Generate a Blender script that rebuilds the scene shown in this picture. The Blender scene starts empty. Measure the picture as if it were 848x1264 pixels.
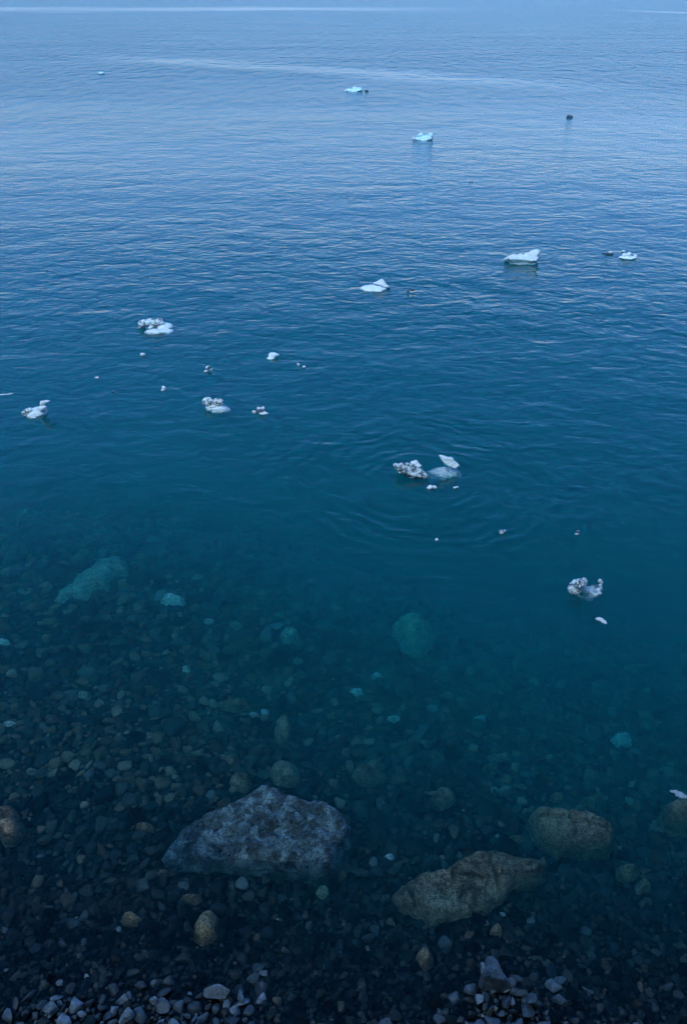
import bpy, bmesh, math, random
import numpy as np
from mathutils import Vector, noise as mnoise

random.seed(7)
rng = np.random.default_rng(11)
SC = bpy.context.scene
COL = SC.collection
R = math.radians

# ------------------------------------------------------------------ camera
W_PX, H_PX, FOC = 848.0, 1264.0, 992.0
CAM = np.array([0.0, 0.0, 8.0])
PITCH = R(33.0)
FWD = np.array([0.0, math.cos(PITCH), -math.sin(PITCH)])
UP = np.array([0.0, math.sin(PITCH), math.cos(PITCH)])
RIGHT = np.array([1.0, 0.0, 0.0])

cd = bpy.data.cameras.new('camera')
cam = bpy.data.objects.new('camera', cd)
COL.objects.link(cam)
cam.location = CAM
cam.rotation_euler = (math.pi / 2 - PITCH, 0, 0)
cd.sensor_fit = 'VERTICAL'
cd.sensor_height = 36.0
cd.lens = 36.0 * FOC / H_PX
cd.clip_start = 0.1
cd.clip_end = 20000
SC.camera = cam


def ray(px, py):
    d = FWD + RIGHT * (px - W_PX / 2) / FOC - UP * (py - H_PX / 2) / FOC
    return d / np.linalg.norm(d)


def at(px, py, z=0.0):
    """point where the sight line of a photo pixel meets the level z (above water)"""
    d = ray(px, py)
    return CAM + d * ((z - CAM[2]) / d[2])


def under(px, py, z):
    """same for a level below the water, bent at the surface"""
    if z >= 0:
        return at(px, py, z)
    d = ray(px, py)
    p = at(px, py, 0)
    n = 1.333
    h = np.array([d[0], d[1], 0]) / n
    dz = -math.sqrt(max(1e-6, 1 - h[0] ** 2 - h[1] ** 2))
    h[2] = dz
    return p + h * (z / dz)


def mpp(p):
    return float(np.dot(np.asarray(p) - CAM, FWD)) / FOC


def proj(p):
    v = np.asarray(p, float) - CAM
    dz = v @ FWD
    return (W_PX / 2 + FOC * (v @ RIGHT) / dz, H_PX / 2 - FOC * (v @ UP) / dz, dz)


# ------------------------------------------------------------------ sea floor height
def sstep(a, b, x):
    t = np.clip((np.asarray(x, float) - a) / (b - a), 0, 1)
    return t * t * (3 - 2 * t)


def waterline(x):
    x = np.asarray(x, float)
    return (3.66 + 0.30 * sstep(-0.2, -1.4, x) - 0.10 * sstep(-2.6, -4.5, x)
            + 0.42 * np.exp(-((x - 1.55) / 0.50) ** 2) + 0.05 * np.sin(x * 2.3) + 0.03 * np.sin(x * 5.1 + 1))


def floor_z(x, y):
    x = np.asarray(x, float)
    y = np.asarray(y, float)
    d = y - waterline(x)
    s = 0.13 + 0.23 * sstep(-4.2, 4.6, x)
    deep = -0.05 - s * np.maximum(d, 0) - 0.060 * np.maximum(y - 8.6 + 0.28 * np.clip(x, -8, 8), 0) ** 2
    deep = np.maximum(deep, -11.0)
    up = -0.05 + 0.17 * np.minimum(-d, 4.4)
    z = np.where(d > 0, deep, up)
    bank = sstep(-0.9, -2.9, y)
    z = z + bank * 5.6 * (1 + 0.06 * np.sin(x * 0.9) + 0.05 * np.sin(x * 2.3 + 1))
    z = z + sstep(-3.4, -6.2, y) * 13.0 * (1 + 0.08 * np.sin(x * 0.35 + 2) + 0.05 * np.sin(x * 1.4))  # unseen upper cliff behind the bank, added to shade the near shore
    z = z + 0.03 * np.sin(x * 1.7 + 0.6 * y) * np.sin(y * 1.3 - 0.4 * x) * sstep(3.8, 6.0, y)
    return z


def floor_hit(px, py):
    z = -0.3
    for _ in range(40):
        p = under(px, py, min(z, 2.0))
        z = 0.5 * z + 0.5 * float(floor_z(p[0], p[1]))
    return under(px, py, z)


# ------------------------------------------------------------------ helpers: objects
def tag(o, label=None, cat=None, group=None, kind=None):
    if label: o['label'] = label
    if cat: o['category'] = cat
    if group: o['group'] = group
    if kind: o['kind'] = kind
    return o


def empty(name, loc, label, cat, group=None):
    o = bpy.data.objects.new(name, None)
    COL.objects.link(o)
    o.empty_display_size = 0.1
    o.location = loc
    return tag(o, label, cat, group)


def mesh_np(name, v, f, mats, smooth=True):
    """fast mesh from numpy vertices and equal-sized faces"""
    me = bpy.data.meshes.new(name)
    v = np.ascontiguousarray(v, dtype=np.float32)
    f = np.ascontiguousarray(f, dtype=np.int32)
    n, k = f.shape
    me.vertices.add(len(v))
    me.vertices.foreach_set('co', v.ravel())
    me.loops.add(n * k)
    me.loops.foreach_set('vertex_index', f.ravel())
    me.polygons.add(n)
    me.polygons.foreach_set('loop_start', np.arange(0, n * k, k, dtype=np.int32))
    me.polygons.foreach_set('use_smooth', np.full(n, smooth, dtype=bool))
    me.update(calc_edges=True)
    me.validate()
    for m in mats:
        me.materials.append(m)
    return me


def link(name, me, parent=None, loc=None):
    o = bpy.data.objects.new(name, me)
    COL.objects.link(o)
    if loc is not None: o.location = loc
    if parent is not None: o.parent = parent
    return o


# ------------------------------------------------------------------ helpers: materials
class NT:
    def __init__(self, name):
        self.m = bpy.data.materials.new(name)
        self.m.use_nodes = True
        self.t = self.m.node_tree
        self.t.nodes.clear()
        self.out = self.n('ShaderNodeOutputMaterial')
        self.pos = self.n('ShaderNodeNewGeometry')
        self.xyz = None

    def n(self, typ, **kw):
        x = self.t.nodes.new(typ)
        for k, v in kw.items():
            if k.startswith('i_'):
                key = k[2:]
                key = int(key) if key.isdigit() else key.replace('_', ' ')
                x.inputs[key].default_value = v
            else:
                setattr(x, k, v)
        return x

    def l(self, a, b):
        self.t.links.new(a, b)

    def math(self, op, a, b=None, c=None, clamp=False):
        x = self.n('ShaderNodeMath', operation=op, use_clamp=clamp)
        for i, v in enumerate((a, b, c)):
            if v is None: continue
            if isinstance(v, (int, float)): x.inputs[i].default_value = v
            else: self.l(v, x.inputs[i])
        return x.outputs[0]

    def mapr(self, v, a, b, c=0.0, d=1.0, smooth=True):
        x = self.n('ShaderNodeMapRange', interpolation_type='SMOOTHSTEP' if smooth else 'LINEAR')
        x.inputs['From Min'].default_value = a
        x.inputs['From Max'].default_value = b
        x.inputs['To Min'].default_value = c
        x.inputs['To Max'].default_value = d
        self.l(v, x.inputs['Value'])
        return x.outputs[0]

    def noise(self, vec, scale, detail=2.0, rough=0.5, dist=0.0):
        x = self.n('ShaderNodeTexNoise', noise_dimensions='3D')
        x.inputs['Scale'].default_value = scale
        x.inputs['Detail'].default_value = detail
        x.inputs['Roughness'].default_value = rough
        x.inputs['Distortion'].default_value = dist
        self.l(vec, x.inputs['Vector'])
        return x.outputs['Fac']

    def mapping(self, vec, loc=(0, 0, 0), rot=(0, 0, 0), scale=(1, 1, 1)):
        x = self.n('ShaderNodeMapping')
        x.inputs['Location'].default_value = loc
        x.inputs['Rotation'].default_value = rot
        x.inputs['Scale'].default_value = scale
        self.l(vec, x.inputs['Vector'])
        return x.outputs[0]

    def ramp(self, fac, stops, interp='LINEAR'):
        x = self.n('ShaderNodeValToRGB')
        cr = x.color_ramp
        cr.interpolation = interp
        while len(cr.elements) < len(stops): cr.elements.new(0.5)
        for e, (p, c) in zip(cr.elements, stops):
            e.position = p
            e.color = (*c, 1) if len(c) == 3 else c
        self.l(fac, x.inputs[0])
        return x.outputs[0]

    def mix(self, fac, a, b, mode='MIX'):
        x = self.n('ShaderNodeMix', data_type='RGBA', blend_type=mode)
        for i, v in ((0, fac), (6, a), (7, b)):
            if isinstance(v, (int, float)): x.inputs[i].default_value = v
            elif isinstance(v, tuple): x.inputs[i].default_value = (*v, 1)
            else: self.l(v, x.inputs[i])
        return x.outputs[2]


# ------------------------------------------------------------------ pixel anchors used by water too
ICE_RING = at(522, 590)


# ------------------------------------------------------------------ water material
def water_material():
    t = NT('sea_water')
    P = t.pos.outputs['Position']
    sep = t.n('ShaderNodeSeparateXYZ'); t.l(P, sep.inputs[0])
    X, Y = sep.outputs[0], sep.outputs[1]

    # slow field: rougher and calmer patches of water
    patch = t.noise(t.mapping(P, scale=(0.03, 0.06, 0)), 1.0, 2.0, 0.5)
    patch = t.mapr(patch, 0.32, 0.68, 0.70, 1.18)
    shore = t.mapr(Y, 5.0, 28.0, 0.26, 1.0)
    amp = t.math('MULTIPLY', patch, shore)

    # slicks: long calm bands far out
    wob = t.noise(t.mapping(P, scale=(0.012, 0.02, 0)), 1.0, 3.0, 0.55)
    wob = t.math('SUBTRACT', wob, 0.5)

    def band(y0, k, halfw, wobble, x0=None, x1=None, feather=20.0):
        line = t.math('ADD', t.math('MULTIPLY', X, k), y0)
        d = t.math('SUBTRACT', Y, line)
        d = t.math('ADD', d, t.math('MULTIPLY', wob, wobble))
        d = t.math('ABSOLUTE', d)
        b = t.mapr(d, 0.0, halfw, 1.0, 0.0)
        if x0 is not None:
            b = t.math('MULTIPLY', b, t.mapr(X, x0, x0 + feather, 0, 1))
        if x1 is not None:
            b = t.math('MULTIPLY', b, t.mapr(X, x1, x1 + feather, 1, 0))
        return b
    a = at(95, 68); b_ = at(420, 88)
    k2 = (b_[1] - a[1]) / (b_[0] - a[0])
    slick = band(a[1] - k2 * a[0], k2, 10.0, 30.0, a[0] - 6, 8.0, 30)
    c = at(0, 11); 
    s1 = band(c[1] + 0, 0.0, 85.0, 160.0, None, -40.0, 140.0)
    d1 = at(640, 8); d2 = at(848, 16)
    k3 = (d2[1] - d1[1]) / (d2[0] - d1[0])
    s2 = band(d1[1] - k3 * d1[0], k3, 60.0, 60.0, d2[0] * 0.85, None, 25)
    slick = t.math('MAXIMUM', slick, t.math('MAXIMUM', s1, s2))
    amp = t.math('MULTIPLY', amp, t.math('SUBTRACT', 1.0, t.math('MULTIPLY', t.math('MULTIPLY', slick, t.mapr(t.noise(t.mapping(P, scale=(0.05, 0.12, 0)), 1.0, 4.0, 0.6), 0.35, 0.6, 0.35, 1.0)), 0.55)))

    def waves(rot, scale, sx, amount, detail=2.0, dist=0.6, off=0):
        m = t.mapping(P, loc=(off, off * 2, 0), rot=(0, 0, rot), scale=(sx, 1, 0))
        h = t.noise(m, scale, detail, 0.5, dist)
        return t.math('MULTIPLY', h, amount)
    h = waves(R(-14), 0.45, 0.7, 0.085, 1.0, 0.4, 3)
    h = t.math('ADD', h, waves(R(16), 1.45, 0.80, 0.057, 2.0, 0.6, 11))
    h = t.math('ADD', h, waves(R(-22), 3.3, 0.75, 0.029, 2.0, 0.5, 29))
    h = t.math('ADD', h, t.math('MULTIPLY', waves(R(4), 0.30, 2.4, 1.15, 3.0, 0.3, 57), t.mapr(Y, 45.0, 160.0, 0.0, 1.0)))
    fine = waves(R(5), 8.0, 0.8, 0.008, 2.0, 0.4, 17)
    h = t.math('ADD', h, fine)
    h = t.math('MULTIPLY', h, amp)
    h = t.math('ADD', h, waves(R(3), 4.0, 0.55, 0.0110, 2.0, 0.4, 41))

    # rings spreading from the rocking ice
    dx = t.math('SUBTRACT', X, float(ICE_RING[0]))
    dy = t.math('SUBTRACT', Y, float(ICE_RING[1]))
    r = t.math('SQRT', t.math('ADD', t.math('MULTIPLY', dx, dx), t.math('MULTIPLY', dy, dy)))
    rw = t.noise(t.mapping(P, scale=(0.9, 0.9, 0)), 1.0, 2.0)
    r2 = t.math('ADD', r, t.math('MULTIPLY', rw, 1.0))
    s = t.math('SINE', t.math('MULTIPLY', r2, 19.0))
    env = t.math('MULTIPLY', t.mapr(r, 0.6, 1.1, 0.0, 1.0), t.mapr(r, 1.2, 4.6, 1.0, 0.0))
    brk = t.mapr(t.noise(t.mapping(P, scale=(0.5, 0.8, 0), loc=(5, 3, 0)), 1.0, 1.0), 0.40, 0.60, 0.08, 1.0)
    ring = t.math('MULTIPLY', t.math('MULTIPLY', s, env), t.math('MULTIPLY', brk, 0.0048))
    h = t.math('ADD', h, ring)

    bump = t.n('ShaderNodeBump')
    bump.inputs['Strength'].default_value = 1.0
    bump.inputs['Distance'].default_value = 1.0
    t.l(h, bump.inputs['Height'])
    g = t.n('ShaderNodeBsdfGlass', distribution='GGX')
    g.inputs['IOR'].default_value = 1.333
    rough = t.mapr(Y, 24.0, 95.0, 0.0, 0.23)
    rough = t.math('MULTIPLY', rough, t.math('SUBTRACT', 1.0, t.math('MULTIPLY', slick, 0.35)))
    t.l(rough, g.inputs['Roughness'])
    t.l(bump.outputs[0], g.inputs['Normal'])
    t.l(g.outputs[0], t.out.inputs['Surface'])
    # body of the water: absorbs red, scatters a little everywhere
    va = t.n('ShaderNodeVolumeAbsorption')
    va.inputs['Color'].default_value = (0.0, 0.928, 0.950, 1)
    va.inputs['Density'].default_value = 1.15
    vs = t.n('ShaderNodeVolumeScatter')
    vs.inputs['Color'].default_value = (0.03, 0.92, 0.95, 1)
    vs.inputs['Density'].default_value = 0.29
    vs.inputs['Anisotropy'].default_value = 0.2
    add = t.n('ShaderNodeAddShader')
    t.l(va.outputs[0], add.inputs[0]); t.l(vs.outputs[0], add.inputs[1])
    t.l(add.outputs[0], t.out.inputs['Volume'])
    return t.m


# ------------------------------------------------------------------ stone materials
def pebble_material(name, source, stops, bumpd=0.006, rough=0.42, spec=0.5):
    t = NT(name)
    P = t.pos.outputs['Position']
    if source == 'island':
        rnd = t.pos.outputs['Random Per Island']
    else:
        rnd = t.n('ShaderNodeObjectInfo').outputs['Random']
    base = t.ramp(rnd, stops)
    mott = t.noise(P, 30.0, 4.0, 0.6)
    base = t.mix(1.0, base, t.ramp(mott, [(0.3, (0.62, 0.62, 0.62)), (0.7, (1.3, 1.3, 1.3))]), 'MULTIPLY')
    if source == 'island':
        alg = t.noise(t.mapping(P, scale=(0.8, 0.9, 0.4), loc=(2, 5, 0)), 1.0, 3.0, 0.6)
        base = t.mix(t.mapr(alg, 0.50, 0.66, 0, 0.55), base, (0.05, 0.042, 0.032))
    vein = t.noise(t.mapping(P, scale=(1, 1, 2.2)), 9.0, 3.0, 0.6, 1.2)
    base = t.mix(t.mapr(vein, 0.60, 0.70, 0, 0.35), base, (0.09, 0.095, 0.10))
    b = t.n('ShaderNodeBsdfPrincipled')
    b.inputs['Roughness'].default_value = rough
    b.inputs['Specular IOR Level'].default_value = spec
    t.l(base, b.inputs['Base Color'])
    bp = t.n('ShaderNodeBump'); bp.inputs['Distance'].default_value = bumpd
    t.l(t.noise(P, 24.0, 6.0, 0.65), bp.inputs['Height'])
    t.l(bp.outputs[0], b.inputs['Normal'])
    t.l(b.outputs[0], t.out.inputs['Surface'])
    return t.m


def rock_material(name, dark, mid, pale, scale=5.0, paleamt=0.5, bumpd=0.03, rough=0.55, crack=0.35, spec=0.1):
    t = NT(name)
    P = t.pos.outputs['Position']
    n1 = t.noise(P, scale, 6.0, 0.62, 0.7)
    n2 = t.noise(P, scale * 5.5, 5.0, 0.65, 0.3)
    base = t.ramp(n1, [(0.30, dark), (0.50, mid), (0.70, pale)])
    base = t.mix(1.0, base, t.ramp(n2, [(0.32, (0.45, 0.45, 0.45)), (0.66, (1.35, 1.35, 1.35))]), 'MULTIPLY')
    pl = t.mapr(t.noise(t.mapping(P, loc=(9, 4, 2), scale=(1, 1.6, 1)), scale * 0.55, 5.0, 0.68, 1.0), 0.50, 0.68, 0, paleamt)
    base = t.mix(pl, base, pale)
    n3 = t.noise(P, scale * 15.0, 4.0, 0.7)
    base = t.mix(1.0, base, t.ramp(n3, [(0.36, (0.30, 0.32, 0.34)), (0.62, (1.6, 1.6, 1.58))]), 'MULTIPLY')
    vo = t.n('ShaderNodeTexVoronoi', feature='DISTANCE_TO_EDGE')
    vo.inputs['Scale'].default_value = scale * 0.55
    warp = t.n('ShaderNodeVectorMath', operation='ADD')
    nz = t.n('ShaderNodeTexNoise'); nz.inputs['Scale'].default_value = scale; nz.inputs['Detail'].default_value = 3
    t.l(P, nz.inputs['Vector'])
    sc = t.n('ShaderNodeVectorMath', operation='SCALE'); sc.inputs['Scale'].default_value = 0.35
    t.l(nz.outputs['Color'], sc.inputs[0])
    t.l(P, warp.inputs[0]); t.l(sc.outputs[0], warp.inputs[1]); t.l(warp.outputs[0], vo.inputs['Vector'])
    ck = t.mapr(vo.outputs['Distance'], 0.0, 0.035, crack, 0.0)
    base = t.mix(ck, base, dark)
    b = t.n('ShaderNodeBsdfPrincipled')
    b.inputs['Roughness'].default_value = rough
    b.inputs['Specular IOR Level'].default_value = spec
    t.l(base, b.inputs['Base Color'])
    bp = t.n('ShaderNodeBump'); bp.inputs['Distance'].default_value = bumpd
    hh = t.math('SUBTRACT', t.noise(P, scale * 2.2, 10.0, 0.74), t.math('MULTIPLY', ck, 0.5))
    t.l(hh, bp.inputs['Height'])
    t.l(bp.outputs[0], b.inputs['Normal'])
    t.l(b.outputs[0], t.out.inputs['Surface'])
    return t.m


def ice_material(name, base, speck=0.0, speck_scale=26.0, rough=0.35, speck_col=(0.07, 0.10, 0.13), sss=0.25, bumpd=0.02):
    t = NT(name)
    P = t.pos.outputs['Position']
    n1 = t.noise(P, 6.0, 5.0, 0.6)
    c = t.ramp(n1, [(0.3, tuple(x * 0.84 for x in base)), (0.65, base)])
    if speck > 0:
        n2 = t.noise(P, speck_scale, 3.0, 0.7, 0.3)
        n3 = t.noise(P, speck_scale * 0.28, 2.0, 0.5)
        m = t.math('ADD', n2, t.math('MULTIPLY', t.math('SUBTRACT', n3, 0.5), 0.7))
        m = t.mapr(m, 0.56 - 0.16 * speck, 0.62 - 0.16 * speck, 0.0, 1.0)
        c = t.mix(m, c, speck_col)
    b = t.n('ShaderNodeBsdfPrincipled')
    t.l(c, b.inputs['Base Color'])
    b.inputs['Roughness'].default_value = rough
    b.inputs['IOR'].default_value = 1.31
    b.inputs['Subsurface Weight'].default_value = sss
    b.inputs['Subsurface Radius'].default_value = (0.03, 0.07, 0.10)
    b.inputs['Subsurface Scale'].default_value = 1.0
    bp = t.n('ShaderNodeBump'); bp.inputs['Distance'].default_value = bumpd
    t.l(t.noise(P, 18.0, 6.0, 0.6), bp.inputs['Height'])
    t.l(bp.outputs[0], b.inputs['Normal'])
    t.l(b.outputs[0], t.out.inputs['Surface'])
    return t.m


def floor_material():
    t = NT('dark_gravel')
    P = t.pos.outputs['Position']
    n = t.noise(P, 14.0, 5.0, 0.65)
    c = t.ramp(n, [(0.3, (0.003, 0.005, 0.007)), (0.7, (0.010, 0.014, 0.015))])
    b = t.n('ShaderNodeBsdfPrincipled'); b.inputs['Roughness'].default_value = 0.8
    b.inputs['Specular IOR Level'].default_value = 0.02
    t.l(c, b.inputs['Base Color'])
    bp = t.n('ShaderNodeBump'); bp.inputs['Distance'].default_value = 0.05
    vo = t.n('ShaderNodeTexVoronoi'); vo.inputs['Scale'].default_value = 14.0
    t.l(P, vo.inputs['Vector'])
    t.l(vo.outputs['Distance'], bp.inputs['Height'])
    t.l(bp.outputs[0], b.inputs['Normal'])
    t.l(b.outputs[0], t.out.inputs['Surface'])
    return t.m


STOPS_BED = [(0.0, (0.007, 0.014, 0.017)), (0.3, (0.022, 0.035, 0.038)), (0.6, (0.042, 0.055, 0.053)),
             (0.85, (0.068, 0.078, 0.070)), (0.97, (0.11, 0.115, 0.10)), (0.993, (0.16, 0.18, 0.18)), (1.0, (0.45, 0.48, 0.46))]
STOPS_BROWN = [(0.0, (0.04, 0.032, 0.022)), (0.4, (0.12, 0.082, 0.055)), (0.8, (0.22, 0.155, 0.105)), (1.0, (0.32, 0.25, 0.18))]
STOPS_WET = [(0.0, (0.002, 0.004, 0.006)), (0.4, (0.008, 0.016, 0.018)), (0.75, (0.022, 0.035, 0.037)), (0.93, (0.038, 0.052, 0.053)), (1.0, (0.12, 0.14, 0.145))]
STOPS_DRY = [(0.0, (0.008, 0.013, 0.017)), (0.4, (0.026, 0.038, 0.047)), (0.8, (0.10, 0.125, 0.145)), (1.0, (0.26, 0.29, 0.31))]
def cloudy_ice_material():
    # porous ice under water: solid white core, thin see-through rim
    t = NT('bubbly_sunken_ice')
    P = t.pos.outputs['Position']
    tc = t.n('ShaderNodeTexCoord')
    v = t.n('ShaderNodeVectorMath', operation='SUBTRACT')
    t.l(tc.outputs['Generated'], v.inputs[0]); v.inputs[1].default_value = (0.5, 0.5, 0.7)
    ln = t.n('ShaderNodeVectorMath', operation='LENGTH'); t.l(v.outputs[0], ln.inputs[0])
    d = t.math('ADD', ln.outputs['Value'], t.math('MULTIPLY', t.math('SUBTRACT', t.noise(P, 7.0, 4.0, 0.6), 0.5), 0.55))
    a = t.mapr(d, 0.22, 0.56, 0.92, 0.0)
    b = t.n('ShaderNodeBsdfPrincipled')
    b.inputs['Base Color'].default_value = (0.86, 0.92, 0.96, 1)
    b.inputs['Roughness'].default_value = 0.8
    b.inputs['Specular IOR Level'].default_value = 0.0
    tr = t.n('ShaderNodeBsdfTransparent')
    mx = t.n('ShaderNodeMixShader')
    t.l(a, mx.inputs[0]); t.l(tr.outputs[0], mx.inputs[1]); t.l(b.outputs[0], mx.inputs[2])
    t.l(mx.outputs[0], t.out.inputs['Surface'])
    return t.m


M = {
    'ice_cloud': cloudy_ice_material(),
    'water': water_material(),
    'floor': floor_material(),
    'bed': pebble_material('bed_pebbles', 'island', STOPS_BED, spec=0.02),
    'wet': pebble_material('wet_pebble', 'object', STOPS_WET, rough=0.5, spec=0.02),
    'bed_dry': pebble_material('damp_bed_pebbles', 'island', STOPS_DRY, rough=0.5, spec=0.4),
    'brown': pebble_material('brown_bed_pebbles', 'island', STOPS_BROWN, spec=0.02),
    'dry': pebble_material('damp_grey_pebble', 'object', STOPS_DRY, rough=0.5),
    'pale_stone': rock_material('pale_block', (0.09, 0.11, 0.125), (0.21, 0.24, 0.26), (0.36, 0.39, 0.40), 14, 0.3, 0.01),
    'grey_rock': rock_material('grey_streaked_boulder', (0.022, 0.044, 0.052), (0.07, 0.125, 0.145), (0.27, 0.44, 0.49), 5.0, 0.9, 0.06, spec=0.25),
    'brown_rock': rock_material('olive_brown_boulder', (0.05, 0.058, 0.038), (0.28, 0.245, 0.16), (0.48, 0.41, 0.28), 3.6, 0.5, 0.05),
    'umber_rock': rock_material('umber_boulder', (0.06, 0.052, 0.038), (0.28, 0.215, 0.15), (0.44, 0.35, 0.25), 4.0, 0.4, 0.04),
    'green_rock': rock_material('green_pale_boulder', (0.12, 0.18, 0.12), (0.36, 0.47, 0.33), (0.62, 0.70, 0.52), 6.0, 0.5, 0.05),
    'pale_rock': rock_material('pale_slab_rock', (0.15, 0.20, 0.16), (0.26, 0.32, 0.26), (0.36, 0.42, 0.35), 2.6, 0.4, 0.05, crack=0.2),
    'white_rock': rock_material('white_sunken_stone', (0.6, 0.63, 0.62), (0.75, 0.78, 0.77), (0.85, 0.87, 0.86), 3.0, 0.4, 0.03, crack=0.1),
    'slate': rock_material('slate_blue_rock', (0.018, 0.032, 0.042), (0.045, 0.068, 0.085), (0.14, 0.18, 0.21), 9.0, 0.3, 0.02, rough=0.35, spec=0.5),
    'ice': ice_material('white_ice', (0.86, 0.90, 0.93)),
    'ice_speck': ice_material('speckled_ice', (0.84, 0.90, 0.93), 0.26, 36.0),
    'ice_dirty': ice_material('gravel_studded_ice', (0.80, 0.85, 0.90), 0.66, 46.0),
    'ice_sub': ice_material('sunken_ice', (0.84, 0.90, 0.95), rough=0.5, bumpd=0.04),
    'ice_teal': ice_material('teal_ice', (0.70, 0.89, 0.92), rough=0.3),
    'ice_dark': ice_material('clear_dark_ice', (0.10, 0.16, 0.20), 0.5, 10.0, rough=0.15),
}

# ------------------------------------------------------------------ setting: sea floor and water
def axis(segs):
    out = []
    for a, b, n in segs:
        out.append(np.linspace(a, b, n, endpoint=False))
    out.append([segs[-1][1]])
    return np.concatenate(out)


def grid_mesh(name, xs, ys, zf, mats):
    X, Y = np.meshgrid(xs, ys)
    Z = zf(X, Y)
    v = np.stack([X, Y, Z], -1).reshape(-1, 3)
    nx, ny = len(xs), len(ys)
    i = np.arange(nx - 1)[None, :] + nx * np.arange(ny - 1)[:, None]
    f = np.stack([i, i + 1, i + 1 + nx, i + nx], -1).reshape(-1, 4)
    return mesh_np(name, v, f, mats)


xs = axis([(-6000, -200, 12), (-200, -30, 20), (-30, -9, 60), (-9, 9, 220), (9, 30, 60), (30, 200, 20), (200, 6000, 12)])
ys = axis([(-120, -6, 12), (-6, 2.5, 70), (2.5, 15, 150), (15, 40, 50), (40, 300, 20), (300, 8000, 10)])
sea_floor = tag(link('sea_floor', grid_mesh('sea_floor', xs, ys, floor_z, [M['floor']])), kind='structure')

# closed body of water: flat top at z = 0, down below the deepest floor
wx0, wx1, wy0, wy1, wd = -5800.0, 5800.0, 1.2, 7800.0, -13.0
wv = np.array([(wx0, wy0, 0), (wx1, wy0, 0), (wx1, wy1, 0), (wx0, wy1, 0), (wx0, wy0, wd), (wx1, wy0, wd), (wx1, wy1, wd), (wx0, wy1, wd)])
wf = np.array([(0, 1, 2, 3), (7, 6, 5, 4), (0, 4, 5, 1), (1, 5, 6, 2), (2, 6, 7, 3), (3, 7, 4, 0)])
water = tag(link('sea_water', mesh_np('sea_water', wv, wf, [M['water']], smooth=False)), kind='structure')

# ------------------------------------------------------------------ stones: prototypes
def ico(sub):
    bm = bmesh.new()
    bmesh.ops.create_icosphere(bm, subdivisions=sub, radius=1.0)
    v = np.array([x.co[:] for x in bm.verts])
    f = np.array([[l.index for l in p.verts] for p in bm.faces])
    bm.free()
    return v, f


ICO3 = ico(4)
ICO2 = ico(3)
ICO1 = ico(2)


def stone_shape(base, seed, cuts=7, amp=0.10, hard=0.97, lo=0.44):
    r = np.random.default_rng(seed)
    v = base[0].copy()
    v *= np.array([1.0, 0.52 + 0.42 * r.random(), 0.36 + 0.34 * r.random()])
    for _ in range(cuts):
        n = r.normal(size=3); n[2] *= 0.8; n /= np.linalg.norm(n)
        s = (v @ n)
        d = s.max() * (lo + 0.38 * r.random())
        over = np.maximum(s - d, 0)
        v -= np.outer(over * hard, n)
    o = Vector((seed * 3.7, seed * 1.3, 0))
    k = np.array([mnoise.noise(Vector(p) * 1.6 + o) + 0.35 * mnoise.noise(Vector(p) * 4.0 + o) for p in base[0]])
    v *= (1 + amp * k)[:, None]
    v[:, :2] /= np.abs(v[:, :2]).max()
    return v


PROTO1 = [stone_shape(ICO1, 100 + s, cuts=3 + s % 5, hard=0.75, lo=0.55) for s in range(28)]
PROTO = [stone_shape(ICO2, 100 + s, cuts=4 + s % 7) for s in range(28)]


def rotm(ax, ay, az):
    cx, sx, cy, sy, cz, sz = math.cos(ax), math.sin(ax), math.cos(ay), math.sin(ay), math.cos(az), math.sin(az)
    return (np.array([[cz, -sz, 0], [sz, cz, 0], [0, 0, 1]]) @ np.array([[cy, 0, sy], [0, 1, 0], [-sy, 0, cy]])
            @ np.array([[1, 0, 0], [0, cx, -sx], [0, sx, cx]]))


# ------------------------------------------------------------------ boulders traced as footprints with real height
def poly_sd(poly, X, Y):
    """positive inside distance to polygon, negative outside"""
    n = len(poly)
    dist = np.full(X.shape, 1e9)
    inside = np.zeros(X.shape, bool)
    for i in range(n):
        ax, ay = poly[i]; bx, by = poly[(i + 1) % n]
        ex, ey = bx - ax, by - ay
        t = np.clip(((X - ax) * ex + (Y - ay) * ey) / (ex * ex + ey * ey + 1e-12), 0, 1)
        dist = np.minimum(dist, np.hypot(X - ax - t * ex, Y - ay - t * ey))
        c = ((ay > Y) != (by > Y)) & (X < (bx - ax) * (Y - ay) / (by - ay + 1e-12) + ax)
        inside ^= c
    return np.where(inside, dist, -dist)


BOULDER_FOOT = []


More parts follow.
